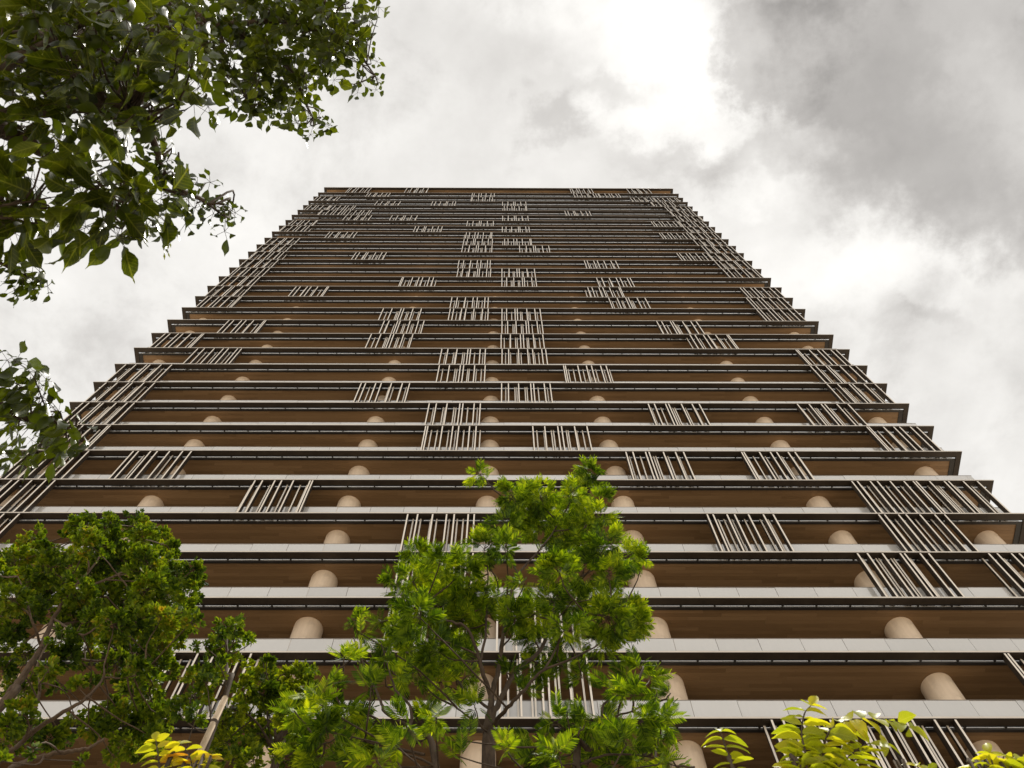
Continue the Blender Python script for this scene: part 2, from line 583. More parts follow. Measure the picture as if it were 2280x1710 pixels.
def balustrade(z, parts):
    """glass upstand in front of the slab standing on ledge level z"""
    global pan_me
    z0, z1 = z + .02, z + 1.40
    yg = D + GAP - .022
    mb = MB()
    # base shoe on the slab edge, top rail, glass on the two returns
    mb.box(XL + GAP - .02, XR - GAP + .02, yg - .008, yg + .03, z1 + .002, z1 + .035, 0)
    y1 = D + DEPTH - 1
    for xs in (XL + GAP - .012, XR - GAP + .012):
        mb.box(xs - .01, xs + .01, yg + .05, y1, z0 + .04, z1, 1)
        mb.box(xs - .02, xs + .02, yg + .05, y1, z1 + .002, z1 + .035, 0)
    n = int((XR - XL - 2 * GAP) / PAN)
    off = (XR - XL - 2 * GAP - n * PAN) / 2
    xs0 = XL + GAP + off
    pos = [xs0 + (i + .5) * PAN for i in range(n)]
    hw = PAN / 2 - .007
    mb.box(XL + GAP + .002, xs0 - .007, yg, yg + .021, z0 + .04, z1, 1)
    mb.box(xs0 + n * PAN + .007, XR - GAP - .002, yg, yg + .021, z0 + .04, z1, 1)
    if not parts:
        for p in pos: mb.box(p - hw, p + hw, yg, yg + .021, z0 + .04, z1, 1)
    o = tb(mb, 'balustrade', [M['rail'], M['glass']])
    if parts:
        if pan_me is None:
            pb = MB(); pb.box(-hw, hw, 0, .021, 0, z1 - z0 - .04); pan_me = pb.mesh('glass_panel', [M['glass']])
        for p in pos:
            c = link('glass_panel', pan_me, o, (p, yg + rngp.uniform(-.0015, .0015), z0 + .04))
            c.rotation_euler = (rngp.uniform(-.004, .004), 0, rngp.uniform(-.0015, .0015))
    return o


def column_mesh(hgt):
    a = np.linspace(0, 2 * math.pi, 49)[:-1]
    V = [(.56 * math.cos(t), .56 * math.sin(t), z) for z in (0, hgt) for t in a]
    T = [(i, (i + 1) % 48, 48 + (i + 1) % 48, 48 + i) for i in range(48)]
    return mesh_tris('column', V, T, M['column'], True)


col_me = column_mesh(STEP - .24)
col_top = column_mesh(ZROOF - zl(0) - .24)

FINS = [  # (front, back) positions over the width of one screen
    ([0, .15, .375, .585, .70, .91, 1.0], [.075, .19, .34, .43, .62, .74, .83]),
    ([0, .23, .47, .54, .78, 1.0], [.085, .195, .35, .385, .62, .66, .80, .93]),
    ([0, .04, .31, .50, .61, .81, .93], [.10, .21, .42, .55, .70, .88, 1.0]),
    ([0, .14, .35, .60, .66, .88, 1.0], [.08, .27, .31, .48, .52, .75, .94]),
]
FW = .062
fin_cache = {}


def fin_mb(mb, x, y0, y1, z0, z1):
    mb.box(x - FW / 2 + .004, x + FW / 2 - .004, y0 + .012, y1, z0, z1, 0)
    mb.box(x - FW / 2, x + FW / 2, y0, y0 + .012, z0, z1, 1)


def fin_mesh(front, hgt):
    k = (front, round(hgt, 3))
    if k not in fin_cache:
        mb = MB(); fin_mb(mb, 0, 0, .247 if front else .118, 0, hgt)
        fin_cache[k] = mb.mesh('fin', [M['bronze'], M['pale']])
    return fin_cache[k]


def screen(j, x0, parts, kind):
    zt = zl(j) if j >= 0 else ZROOF
    zb = zl(j + 1) + .093
    fr, bk = FINS[kind % 4]
    if kind >= 4: fr, bk = [1 - q for q in fr], [1 - q for q in bk]
    Wd = 2.93
    mb = MB()
    # head and foot channels behind the ledge edge
    fb = MB()
    (fb if parts else mb).box(x0 - .05, x0 + Wd + .08, D + .05, D + .14, zb, zb + .03, 0)
    mb.box(x0 - .05, x0 + Wd + .08, D + .05, D + .14, zt - .033, zt - .003, 0)
    fins = [(True, x0 + .027 + q * Wd) for q in fr] + [(False, x0 + .027 + q * Wd + .012) for q in bk]
    if parts:
        s = tb(mb, 'louvre_screen', [M['bronze'], M['pale']])
        tb(fb, 'foot_rail', [M['bronze']], s)
        for fro, x in fins:
            h = (zt - .034 - zb - .031) if fro else (zt + .028 - zb + .028)
            link('fin', fin_mesh(fro, h), s, (x, D + (.018 if fro else LED + .003), zb + (.031 if fro else -.028)))
    else:
        for fro, x in fins:
            if fro: fin_mb(mb, x, D + .018, D + .265, zb + .031, zt - .034)
            else: fin_mb(mb, x, D + LED + .003, D + LED + .121, zb - .028, zt + .028)
        s = tb(mb, 'louvre_screen', [M['bronze'], M['pale']])
    return s


SCREENS = {
    -1: [-21.27, -13.41, 9.04, 16.88], 0: [-18.15, -4.27, 9.23, 12.49], 1: [-24.29, -4.27, 16.42, 19.49],
    2: [-16.1, -9.09, -0.23, 18.57], 3: [-24.36, -21.28, -0.22, 19.84], 4: [-21.91, -18.88, 7.27, 19.89],
    5: [-18.44, -13.11, -0.2, 19.89], 6: [-24.14, -4.18, 16.7, 19.78], 7: [-24.21, -9.78, -0.23, 19.81],
    8: [-18.68, -4.26, 16.6, 19.85], 9: [-24.12, -4.17, -0.18, 19.61], 10: [-24.24, -4.17, 1.51, 19.85],
    11: [-24.08, -14.38, 16.77, 19.81], 12: [-24.09, -4.24, 7.5, 19.77], 13: [-24.11, -4.16, -0.22, 19.81],
    14: [-24.18, -8.89, -0.21, 8.04], 15: [-24.14, -17.64, 6.79, 19.82], 16: [-24.07, -4.22, 8.41, 19.55],
    17: [-9.33, -4.17, -0.18, 19.53], 18: [-20.52, -8.86, -0.17, 11.29], 19: [-24.1, -9.38, -0.22, 12.93],
    20: [-20.58, -4.2, -0.15, 19.68], 21: [-24.16, -4.15, 3.79, 19.65], 22: [-24.09, -8.67, -0.16, 19.65],
    23: [-24.1, -4.3, 8.27, 16.86], 24: [-24.16, -4.24, 1.54, 19.66], 25: [-23.95, -18.77, 6.18, 12.07],
    26: [-24.16, -12.0, 16.54, 19.61], 27: [-24.24, -4.25, 8.97, 16.58], 28: [-4.2, 14.46, 19.65],
    29: [-4.26, -0.25], 30: [-11.35, -0.13, 17.18], 31: [8.07, 11.05], 32: [-15.5, -4.2], 33: [3.8, 19.6],
    34: [-12.1, 7.5],
}

# roof
rb = MB(); rb.box(XL, XR, D, D + .06, ZROOF - .02, ZROOF + .30, 0, {2: 1})
rb.box(XL, XL + .06, D + .06, D + DEPTH, ZROOF - .02, ZROOF + .30, 0); rb.box(XR - .06, XR, D + .06, D + DEPTH, ZROOF - .02, ZROOF + .30, 0)
rb.box(XL + .06, XR - .06, D + .06, D + DEPTH - .1, ZROOF + .05, ZROOF + .27, 0)
tb(rb, 'roof_slab', [M['bronze'], M['edge']])
rb = MB(); rb.box(XL + .35, XR - .35, D + .35, D + 3.0, ZROOF, ZROOF + .045)
tb(rb, 'soffit', [M['wood_far']])
rb = MB(); rb.box(XL + 1.2, XR - 1.2, D + 1.5, D + DEPTH - 1.5, ZROOF + .27, ZROOF + 1.2)
tb(rb, 'roof_parapet', [M['bronze']])
for j in range(NL):
    z = zl(j)
    ledge(z); slab(z)
    soffit(z, 'parts' if j in (29, 30, 31) else 'joined' if 24 <= j < 34 else 'flat')
    balustrade(z, 23 <= j <= 31)
for j in range(-1, NL - 1):
    zb = zl(j + 1) + .27
    for x in COLX:
        link('column', col_me if j >= 0 else col_top, tower, Vector((x, D + 1.40, zb)) - TL)
for j in sorted(SCREENS):
    for x in SCREENS[j]:
        screen(j, x, 26 <= j <= 31, rngp.randrange(8))
# the glazed wall behind the balconies with its posts, and the base under the lowest ledge
wb = MB()
wb.box(XL + 3, XR - 3, D + 3.02, D + DEPTH - 3, 0, ZROOF, 0)
for x in np.arange(XL + 3.2, XR - 3, 2.4):
    wb.box(x - .04, x + .04, D + 2.95, D + 3.017, 0, ZROOF - .4, 1)
tb(wb, 'glazed_wall', [M['window'], M['bronze']])
zb0 = zl(NL - 1)
for x in COLX:
    cm = column_mesh(zb0)
    link('column', cm, tower, Vector((x, D + 1.40, 0)) - TL)


# ------------------------------------------------------------------ foliage helpers
def tube(V, T, pts, r0, r1, sides=6, jitter=0.0, sub=4):
    """tapered tube along a smoothed polyline, appended to the lists V and T (quads)"""
    P = np.asarray(pts, float)
    if len(P) > 2 or sub > 1:
        ext = np.vstack([2 * P[0] - P[1], P, 2 * P[-1] - P[-2]])
        out = []
        for i in range(len(P) - 1):
            a, b, c, d = ext[i], ext[i + 1], ext[i + 2], ext[i + 3]
            for t in np.arange(sub) / sub:
                out.append(.5 * ((2 * b) + (c - a) * t + (2 * a - 5 * b + 4 * c - d) * t * t + (3 * b - a - 3 * c + d) * t ** 3))
        out.append(P[-1]); P = np.array(out)
    if jitter:
        P[1:-1] += rng.normal(0, jitter, (len(P) - 2, 3))
    n = len(P); b0 = len(V)
    for i in range(n):
        d = P[min(i + 1, n - 1)] - P[max(i - 1, 0)]
        d /= np.linalg.norm(d) + 1e-9
        a = np.cross(d, (0, 1, .13)); a /= np.linalg.norm(a) + 1e-9
        b = np.cross(d, a)
        r = r0 + (r1 - r0) * i / (n - 1)
        for k in range(sides):
            t = 2 * math.pi * k / sides
            V.append(P[i] + r * (math.cos(t) * a + math.sin(t) * b))
    for i in range(n - 1):
        for k in range(sides):
            k2 = (k + 1) % sides
            T.append((b0 + i * sides + k, b0 + i * sides + k2, b0 + (i + 1) * sides + k2, b0 + (i + 1) * sides + k))
    return P


def blade(stations, width, fold=.25, curl=.15, wave=0.0):
    """one leaf blade along +Y, length 1, from (t, halfwidth) stations: verts, tris"""
    V, T = [], []
    for i, (t, w) in enumerate(stations):
        z = -curl * t * t
        wv = wave * math.sin(i * 2.1)
        if w <= 0: V.append((0, t, z))
        else: V += [(-w * width, t, z + fold * w * width + wv), (0, t, z), (w * width, t, z + fold * w * width - wv)]
    idx = []; b = 0
    for t, w in stations:
        idx.append((b,) if w <= 0 else (b, b + 1, b + 2)); b += 1 if w <= 0 else 3
    for A, B in zip(idx, idx[1:]):
        if len(A) == 1 and len(B) == 3: T += [(A[0], B[1], B[0]), (A[0], B[2], B[1])]
        elif len(A) == 3 and len(B) == 1: T += [(A[0], A[1], B[0]), (A[1], A[2], B[0])]
        else: T += [(A[0], A[1], B[1]), (A[0], B[1], B[0]), (A[1], A[2], B[2]), (A[1], B[2], B[1])]
    return np.array(V, float), np.array(T, int)


def rotz(V, a):
    c, s = math.cos(a), math.sin(a)
    return V @ np.array([[c, s, 0], [-s, c, 0], [0, 0, 1]])


# broad leaf with a drawn-out drip tip
BIG = [blade([(0, 0), (.08, .25), (.22, .72), (.40, 1), (.56, .94), (.68, .62), (.77, .28), (.84, .10), (.92, .05), (1, 0)], .20, .3, c, .02) for c in (.1, .4, .7, -.15)]
MID = [blade([(0, 0), (.2, .8), (.42, 1), (.66, .55), (.8, .14), (1, 0)], .27, .3, c, .01) for c in (.1, .3, .5)]
SMALL = [blade([(0, 0), (.35, 1), (.7, .75), (1, 0)], .30, .35, c) for c in (.05, .25)]
LIME = [blade([(0, 0), (.1, .5), (.3, .95), (.5, 1), (.7, .8), (.88, .4), (1, 0)], .27, .4, c, .012) for c in (.05, .25, .45)]


def pinnate(pairs, length_leaflet, slim, droop):
    V, T = [], []
    leaf, tri = blade([(0, 0), (.35, 1), (.75, .8), (1, 0)], slim, .25, .12)
    def add(l, base, ang, s):
        b = len(V)
        q = rotz(leaf * s, ang)
        for p in q: V.append(p + base)
        for t in tri: T.append(tuple(int(x) + b for x in t))
    for i in range(pairs):
        t = .18 + .80 * i / pairs
        s = length_leaflet * (.75 + .5 * math.sin(math.pi * (.25 + .6 * i / pairs)))
        y = np.array([0, t, -droop * t * t])
        add(leaf, y, math.radians(58 - 14 * i / pairs), s)
        add(leaf, y, -math.radians(58 - 14 * i / pairs), s)
    add(leaf, np.array([0, .97, -droop]), 0, length_leaflet * .95)
    b = len(V)
    w = .010
    ts = np.linspace(0, 1, 4)
    for t in ts:
        V.append(np.array([-w, t, -droop * t * t - .004])); V.append(np.array([w, t, -droop * t * t - .004]))
    for i in range(3):
        a = b + 2 * i
        T += [(a, a + 1, a + 3), (a, a + 3, a + 2)]
    return np.array(V), np.array(T, int)


FEATHER = [pinnate(9, .36, .085, .10), pinnate(10, .33, .09, .28), pinnate(8, .40, .085, .0), pinnate(9, .34, .095, .45)]
SPRIG = []
for s_ in range(3):
    V_, T_ = [], []
    for k_ in range(5):
        a_ = math.radians([-75, 60, -38, 30, 0][k_] + s_ * 7)
        lv, lt = SMALL[k_ % 2]
        q_ = rotz(lv * (.58 if k_ < 4 else .62), a_) + np.array([0, [.12, .2, .36, .42, .42][k_], -.05 * k_])
        b_ = len(V_)
        V_ += list(q_); T_ += [tuple(int(x) + b_ for x in t) for t in lt]
    b_ = len(V_); V_ += [(-.008, 0, 0), (.008, 0, 0), (0, .5, -.1)]; T_.append((b_, b_ + 1, b_ + 2))
    SPRIG.append((np.array(V_), np.array(T_, int)))


def frames(axis, up, roll):
    a = axis / (np.linalg.norm(axis, axis=1, keepdims=True) + 1e-9)
    n = up - a * np.sum(a * up, 1, keepdims=True)
    n /= np.linalg.norm(n, axis=1, keepdims=True) + 1e-9
    x = np.cross(a, n)
    c, s = np.cos(roll)[:, None], np.sin(roll)[:, None]
    return c * x + s * n, a, c * n - s * x      # local x, y, z axes


class Leaves:
    def __init__(s): s.p = []; s.a = []; s.u = []; s.s = []

    def add(s, p, a, u, sc):
        s.p.append(p); s.a.append(a); s.u.append(u); s.s.append(sc)

    def build(s, root, rl, templates, mat, roll=.5, limit=300, single='leaf', rest='crown', mat1=None):
        P, A, U, S = np.array(s.p), np.array(s.a), np.array(s.u), np.array(s.s)
        n = len(P)
        X, Y, Z = frames(A, U, rng.normal(0, roll, n))
        kinds = rng.integers(0, len(templates), n)
        pr = project(P)
        vis = (pr[:, 0] > -30) & (pr[:, 0] < W_PX + 30) & (pr[:, 1] > -30) & (pr[:, 1] < H_PX + 30)
        size = np.where(vis, S / pr[:, 2], 0)
        order = np.argsort(-size)
        sing = [i for i in order[:limit] if size[i] > 0]
        mes = [mesh_tris(single, V, T, mat1 or mat) for V, T in templates]
        for i in sing:
            o = link(single, mes[kinds[i]], root)
            m = Matrix.Identity(4)
            for r in range(3):
                m[r][0], m[r][1], m[r][2] = X[i][r] * S[i], Y[i][r] * S[i], Z[i][r] * S[i]
                m[r][3] = P[i][r] - rl[r]
            o.matrix_local = m
        mask = np.ones(n, bool); mask[sing] = False
        if not mask.any(): return
        VV, TT, base = [], [], 0
        for k, (V, T) in enumerate(templates):
            ids = np.where(mask & (kinds == k))[0]
            if len(ids) == 0: continue
            R = np.stack([X[ids], Y[ids], Z[ids]], 1) * S[ids][:, None, None]
            W = np.einsum('vk,nkc->nvc', V, R) + (P[ids] - rl)[:, None, :]
            VV.append(W.reshape(-1, 3))
            TT.append((T[None] + (np.arange(len(ids)) * len(V))[:, None, None] + base).reshape(-1, 3))
            base += len(ids) * len(V)
        o = link(rest, mesh_tris(rest, np.vstack(VV), np.vstack(TT), mat), root)
        o['kind'] = 'stuff'


def unit(v):
    return v / (np.linalg.norm(v) + 1e-9)


def rdir():
    return unit(rng.normal(0, 1, 3))


def grow(name, label, cat, base, limbs, clusters, templates, leafmat, bark, leaf, dens, sq=(1, 1, 1), up=.6, out=.9,
         twig_r=.005, limit=300, group=None, roll=.5, droop=0.0, lvar=.25, inner=.35):
    """a tree: limbs are (points, r0, r1); each cluster (centre, radius) gets a branchlet, twigs and leaves"""
    rl = np.asarray(base, float)
    root = empty(name, tuple(rl), label, cat, group)
    V, T = [], []
    skel = []
    for pts, r0, r1 in limbs:
        P = tube(V, T, pts, r0, r1, 8, .004, 5)
        skel += [p for p in P]
    trunk_V, trunk_T = V, T
    SK = np.array(skel)
    bV, bT = [], []
    L = Leaves()
    for c, r in clusters:
        c = np.asarray(c, float)
        d = np.linalg.norm(SK - c, axis=1) + np.where(SK[:, 2] > c[2], .6, 0.0)
        s = SK[np.argmin(d)]
        mid = .5 * (s + c) + rng.normal(0, .04, 3) + np.array([0, 0, -.03])
        if np.linalg.norm(s - c) > .06:
            tube(bV, bT, [s, mid, c], twig_r * 1.7, twig_r * .8, 5, .004, 3)
        nt_ = max(2, int(dens * (r / leaf) ** 2 * .5))
        r = max(.3 * r, r - .42 * leaf)
        for _ in range(nt_):
            d0 = rdir(); d0[2] = d0[2] * .8 + .15
            d0 = unit(d0)
            rr = r * (inner + (1 - inner) * rng.random() ** .6) * (rng.uniform(1.1, 1.55) if rng.random() < .26 else 1.0)
            e = c + d0 * rr * np.array(sq)
            m0 = c + d0 * rr * .45 + rng.normal(0, .12 * r, 3)
            if rng.random() < .7: tube(bV, bT, [c, m0, e], twig_r * .55, twig_r * .3, 3, 0, 2)
            tw = unit(e - m0)
            for q in range(rng.integers(2, 5)):
                t = rng.uniform(.35, 1.0)
                p = m0 + (e - m0) * t
                a = unit(out * tw + .75 * rdir() + np.array([0, 0, .25 - droop]))
                L.add(p, a, unit(np.array([0, 0, up]) + .5 * rdir()), leaf * rng.uniform(1 - lvar, 1 + lvar))
    tr = link('trunk', mesh_tris('trunk', np.array(trunk_V) - rl, trunk_T, bark, True), root)
    if bV:
        link('twigs', mesh_tris('twigs', np.array(bV) - rl, bT, bark, True), root)['kind'] = 'stuff'
    L.build(root, rl, templates, leafmat, roll, limit)
    return root


def conv(ox, oy, k):
    return lambda x, y: (ox + k * x, oy + k * y)


def limb_px(cv, pts, Y, r0, r1):
    return ([at_y(*cv(x, y), Y + (d[0] if d else 0)) for x, y, *d in pts], r0, r1)


def clus_px(cv, k, lst, Y, spread, grow_=1.0):
    out = []
    for x, y, r in lst:
        px, py = cv(x, y)
        Yc = Y + rng.normal(0, spread)
        c = at_y(px, py, Yc)
        z = project(c)[0, 2]
        out.append((c, r * k * grow_ / F_PX * z))
    return out


# ---- the feathery tree in the middle
A = conv(740, 1000, .428)
YA = 5.5
tb_ = at_y(*A(815, 1659), YA)
base = np.array([tb_[0] - .15, YA + .1, .16])
limbs = [([base, base * .5 + tb_ * .5 + np.array([.06, 0, 0]), tb_, at_y(*A(810, 1480), YA), at_y(*A(825, 1370), YA)], .075, .036),
         limb_px(A, [(825, 1380), (826, 1300), (840, 1240), (870, 1120), (900, 900, -.1), (940, 700, -.15), (965, 650, -.15), (1100, 500, -.1), (1180, 380, 0)], YA, .030, .007),
         limb_px(A, [(815, 1440), (870, 1310), (960, 1150, .1), (1080, 1050, .2), (1130, 900, .25), (1190, 720, .3), (1290, 480, .3), (1330, 250, .2), (1340, 120, .2)], YA, .028, .006),
         limb_px(A, [(826, 1290), (770, 1120, -.15), (750, 1040, -.2), (700, 930, -.3), (600, 890, -.3), (480, 800, -.3)], YA, .022, .007),
         limb_px(A, [(770, 1110, -.15), (795, 980, -.1), (805, 800), (810, 650), (800, 560)], YA, .014, .005),
         limb_px(A, [(830, 1440), (910, 1350, -.2), (1000, 1250, -.3), (1100, 1150, -.35), (1250, 1090, -.4), (1380, 1020, -.4)], YA, .020, .006),
         limb_px(A, [(818, 1350), (700, 1270, .2), (640, 1190, .3), (560, 1140, .3)], YA, .014, .005),
         limb_px(A, [(812, 1470), (700, 1385, .1), (620, 1330, .2)], YA, .013, .005),
         limb_px(A, [(965, 650, -.15), (905, 500, -.2), (888, 330, -.2), (900, 230, -.2), (800, 180, -.2), (770, 135, -.2)], YA, .010, .003),
         limb_px(A, [(1080, 1050, .2), (1010, 900, .3), (1060, 780, .35), (1140, 600, .3)], YA, .011, .004),
         limb_px(A, [(1190, 720, .3), (1380, 620, .2), (1560, 570, .1)], YA, .010, .004),
         limb_px(A, [(1100, 1150, -.35), (1280, 870, -.3), (1480, 880, -.2)], YA, .010, .004)]
cl = [(1340, 115, 52), (1332, 200, 70), (1400, 270, 50), (1255, 235, 60), (1080, 255, 105), (940, 250, 85), (1000, 330, 80), (1250, 330, 110),
      (1390, 350, 65), (890, 400, 75), (1080, 400, 105), (1200, 440, 80), (1290, 470, 110), (1420, 510, 100), (1540, 560, 75), (1620, 560, 42), (1600, 640, 34),
      (790, 520, 75), (900, 520, 60), (660, 620, 85), (560, 590, 60), (440, 560, 60), (420, 690, 85), (520, 680, 90), (600, 740, 90),
      (560, 820, 120), (460, 880, 100), (700, 740, 100), (760, 850, 90), (660, 920, 110), (1180, 640, 95), (1310, 640, 95), (1440, 650, 75),
      (1050, 860, 100), (1150, 800, 80), (950, 880, 80), (1250, 790, 85), (1350, 780, 80), (1430, 880, 110), (1540, 860, 70), (1570, 920, 55), (1490, 980, 60),
      (360, 930, 70), (250, 900, 50), (110, 890, 36), (150, 960, 40), (330, 1030, 70), (430, 1060, 90), (550, 1050, 95), (650, 1050, 80), (1080, 1000, 85), (1230, 950, 80),
      (1380, 1000, 90), (560, 1210, 85), (440, 1150, 70), (1050, 1130, 60), (1200, 1130, 60), (1300, 1190, 55), (620, 1300, 55), (740, 1340, 50),
      (930, 1180, 45), (980, 1260, 45), (760, 130, 40), (795, 150, 18), (350, 760, 45), (310, 690, 40), (700, 1180, 60), (860, 760, 55), (1000, 700, 45)]
grow('feathery_tree', 'slender bright green tree with feathery leaflets and open forked branches, foremost in the middle', 'tree', base,
     limbs, clus_px(A, .428, cl, YA, .38, 1.10), FEATHER, M['leaf_ash'], M['bark_ash'], .138, 21.0, up=.8, twig_r=.006, roll=.45)

# ---- its neighbours, lower left and lower right
YB = 5.0
tb_ = at_y(*A(540, 1659), YB); base = np.array([tb_[0] + .3, YB + .2, .16])
limbs = [([base, base * .45 + tb_ * .55 + np.array([.1, 0, 0]), tb_, at_y(*A(430, 1520), YB), at_y(*A(400, 1440), YB)], .034, .018),
         limb_px(A, [(430, 1520), (390, 1440), (275, 1370), (245, 1290), (180, 1160), (110, 980)], YB, .018, .005),
         limb_px(A, [(405, 1450), (405, 1340), (330, 1250), (290, 1130), (250, 1000)], YB, .014, .004),
         limb_px(A, [(420, 1500), (200, 1390), (60, 1330), (-100, 1300)], YB, .012, .004),
         limb_px(A, [(480, 1590), (250, 1540), (60, 1500), (-60, 1540)], YB, .012, .004)]
cl = [(60, 1090, 40), (130, 1100, 45), (200, 1110, 55), (270, 1110, 50), (170, 1150, 45), (340, 1180, 55), (200, 1240, 60), (190, 1310, 50), (400, 1230, 55), (-10, 1230, 50),
      (480, 1430, 75), (380, 1420, 60), (540, 1400, 55), (60, 1400, 85), (-60, 1330, 80), (160, 1440, 75), (-150, 1280, 70), (-200, 1360, 60), (-30, 1470, 95), (120, 1540, 90), (-140, 1450, 90),
      (260, 1500, 70), (330, 1540, 65), (-60, 1590, 100), (80, 1640, 90), (230, 1620, 70), (340, 1630, 60), (-180, 1560, 80)]
grow('feathery_tree', 'low yellow-green feathery tree left of the forked slender tree', 'tree', base, limbs,
     clus_px(A, .428, cl, YB, .3, .9), FEATHER, M['leaf_ash'], M['bark_ash'], .145, 24, up=.8, twig_r=.006, roll=.45)

YC = 4.9
tb_ = at_y(*A(1265, 1665), YC); base = np.array([tb_[0] - .3, YC + .1, .16])
limbs = [([base, base * .45 + tb_ * .55, tb_, at_y(*A(1340, 1560), YC), at_y(*A(1405, 1430), YC)], .042, .016),
         limb_px(A, [(1405, 1430), (1412, 1330), (1500, 1270), (1600, 1190)], YC, .012, .004),
         limb_px(A, [(1410, 1410), (1560, 1365), (1700, 1290)], YC, .010, .004),
         limb_px(A, [(1345, 1550), (1230, 1470), (1130, 1420)], YC, .010, .004),
         limb_px(A, [(1290, 1640), (1450, 1590), (1650, 1600), (1790, 1650)], YC, .010, .004)]
cl = [(1600, 1150, 60), (1540, 1190, 60), (1650, 1200, 55), (1490, 1250, 55), (1550, 1290, 60), (1690, 1270, 55), (1760, 1270, 34), (1450, 1250, 35),
      (1460, 1430, 85), (1590, 1410, 90), (1700, 1400, 70), (1760, 1420, 45), (1310, 1440, 85), (1170, 1420, 80), (1220, 1380, 65), (1050, 1490, 70), (1400, 1520, 80), (1530, 1540, 90), (1680, 1520, 70),
      (1600, 1620, 95), (1480, 1640, 80), (1760, 1610, 50), (1820, 1650, 50), (1700, 1640, 60), (1270, 1550, 75), (1180, 1600, 80), (1060, 1590, 75), (950, 1620, 65), (1330, 1640, 70), (900, 1560, 50),
      (700, 1520, 55), (660, 1600, 50), (1120, 1660, 60)]
grow('feathery_tree', 'low feathery tree with a thin dark stem right of the forked slender tree', 'tree', base, limbs,
     clus_px(A, .428, cl, YC, .3, .9), FEATHER, M['leaf_ash'], M['bark_dark'], .145, 20, up=.8, twig_r=.006, roll=.45)

# ---- broad small-leaved tree at lower left
B = conv(0, 1110, .3617)
YD = 6.6
tb_ = at_y(*B(-60, 1350), YD); base = np.array([tb_[0] - .9, YD + .2, .16])
limbs = [([base, base * .5 + tb_ * .5 + np.array([-.15, 0, .2]), tb_, at_y(*B(60, 1200), YD), at_y(*B(150, 1080), YD), at_y(*B(250, 930), YD)], .066, .030),
         limb_px(B, [(250, 930), (300, 800), (330, 740), (420, 590, -.1), (540, 455, -.2), (620, 350, -.2)], YD, .034, .010),
         limb_px(B, [(250, 900), (200, 760, -.3), (160, 600, -.4), (110, 480, -.4)], YD, .018, .006),
         limb_px(B, [(540, 455, -.2), (545, 400, -.3), (520, 300, -.3), (560, 180, -.3)], YD, .013, .005),
         limb_px(B, [(-40, 1660), (60, 1560), (160, 1470, -.4), (215, 1290, -.5), (245, 1160, -.5), (230, 1030, -.5), (290, 900, -.4)], YD, .028, .008),
         limb_px(B, [(60, 1665), (180, 1610, -.6), (330, 1570, -.7), (470, 1550, -.7), (560, 1530, -.7), (640, 1480, -.7)], YD, .026, .010),
         limb_px(B, [(150, 1480, -.3), (270, 1390, -.4), (420, 1300, -.5), (540, 1220, -.5), (635, 1100, -.5), (640, 1030, -.5)], YD, .026, .007),
         limb_px(B, [(330, 740), (500, 840, -.4), (600, 790, -.5), (760, 700, -.5), (900, 620, -.4)], YD, .014, .006),
         limb_px(B, [(635, 1100, -.5), (760, 1105, -.5), (900, 1060, -.4)], YD, .010, .005),
         limb_px(B, [(420, 590, -.1), (700, 480), (900, 380), (1000, 280)], YD, .018, .006),
         limb_px(B, [(300, 800), (620, 720, .4), (900, 640, .5), (1130, 560, .4)], YD, .020, .006),
         limb_px(B, [(250, 930), (600, 1000, .3), (850, 950, .4), (1050, 850, .3)], YD, .018, .006)]
cl = [(210, 270, 85), (140, 330, 60), (280, 330, 70), (100, 400, 110), (40, 500, 80), (-60, 450, 100), (520, 170, 95), (450, 210, 60), (640, 190, 95), (690, 280, 100), (560, 290, 100), (840, 170, 75), (890, 250, 85), (990, 260, 75), (1050, 320, 55),
      (430, 400, 110), (300, 430, 100), (620, 420, 120), (760, 400, 110), (900, 400, 110), (1020, 420, 85), (1090, 480, 70), (1190, 440, 60), (1200, 500, 55), (1170, 580, 65), (1030, 580, 110),
      (900, 560, 110), (780, 620, 120), (620, 600, 110), (480, 600, 110), (330, 560, 110), (180, 520, 100), (80, 620, 100), (200, 700, 85), (-30, 720, 90), (430, 760, 110), (560, 760, 100), (700, 780, 110), (850, 760, 110), (980, 760, 95),
      (1130, 700, 70), (1180, 760, 55), (1090, 850, 65), (970, 900, 90), (840, 900, 95), (700, 920, 90), (380, 880, 75), (80, 830, 80), (40, 900, 50), (150, 960, 60), (520, 930, 85), (420, 980, 70), (960, 1000, 80), (1040, 1060, 60), (860, 1080, 90),
      (720, 1040, 85), (920, 1160, 85), (300, 1060, 55), (150, 1180, 75), (60, 1170, 60), (20, 1060, 70), (820, 1220, 95), (930, 1260, 75), (700, 1290, 75), (640, 1360, 85), (760, 1370, 90), (880, 1380, 90), (990, 1350, 80), (560, 1420, 60), (460, 1340, 45),
      (320, 1480, 70), (220, 1430, 60), (120, 1330, 85), (40, 1420, 85), (100, 1500, 55), (760, 1500, 80), (870, 1540, 85), (960, 1480, 75), (700, 1590, 40), (500, 1620, 35), (20, 1620, 35), (420, 1500, 32), (200, 1560, 30), (560, 1120, 40), (480, 1150, 35), (350, 1180, 40)]
grow('broad_tree', 'dense broad tree with small rounded leaves and pale crooked branches at the lower left', 'tree', base, limbs,
     clus_px(B, .3617, cl, YD, .55, 1.2), SPRIG, M['leaf_small'], M['bark_pale'], .096, 17.0, up=.7, twig_r=.006, roll=.6)

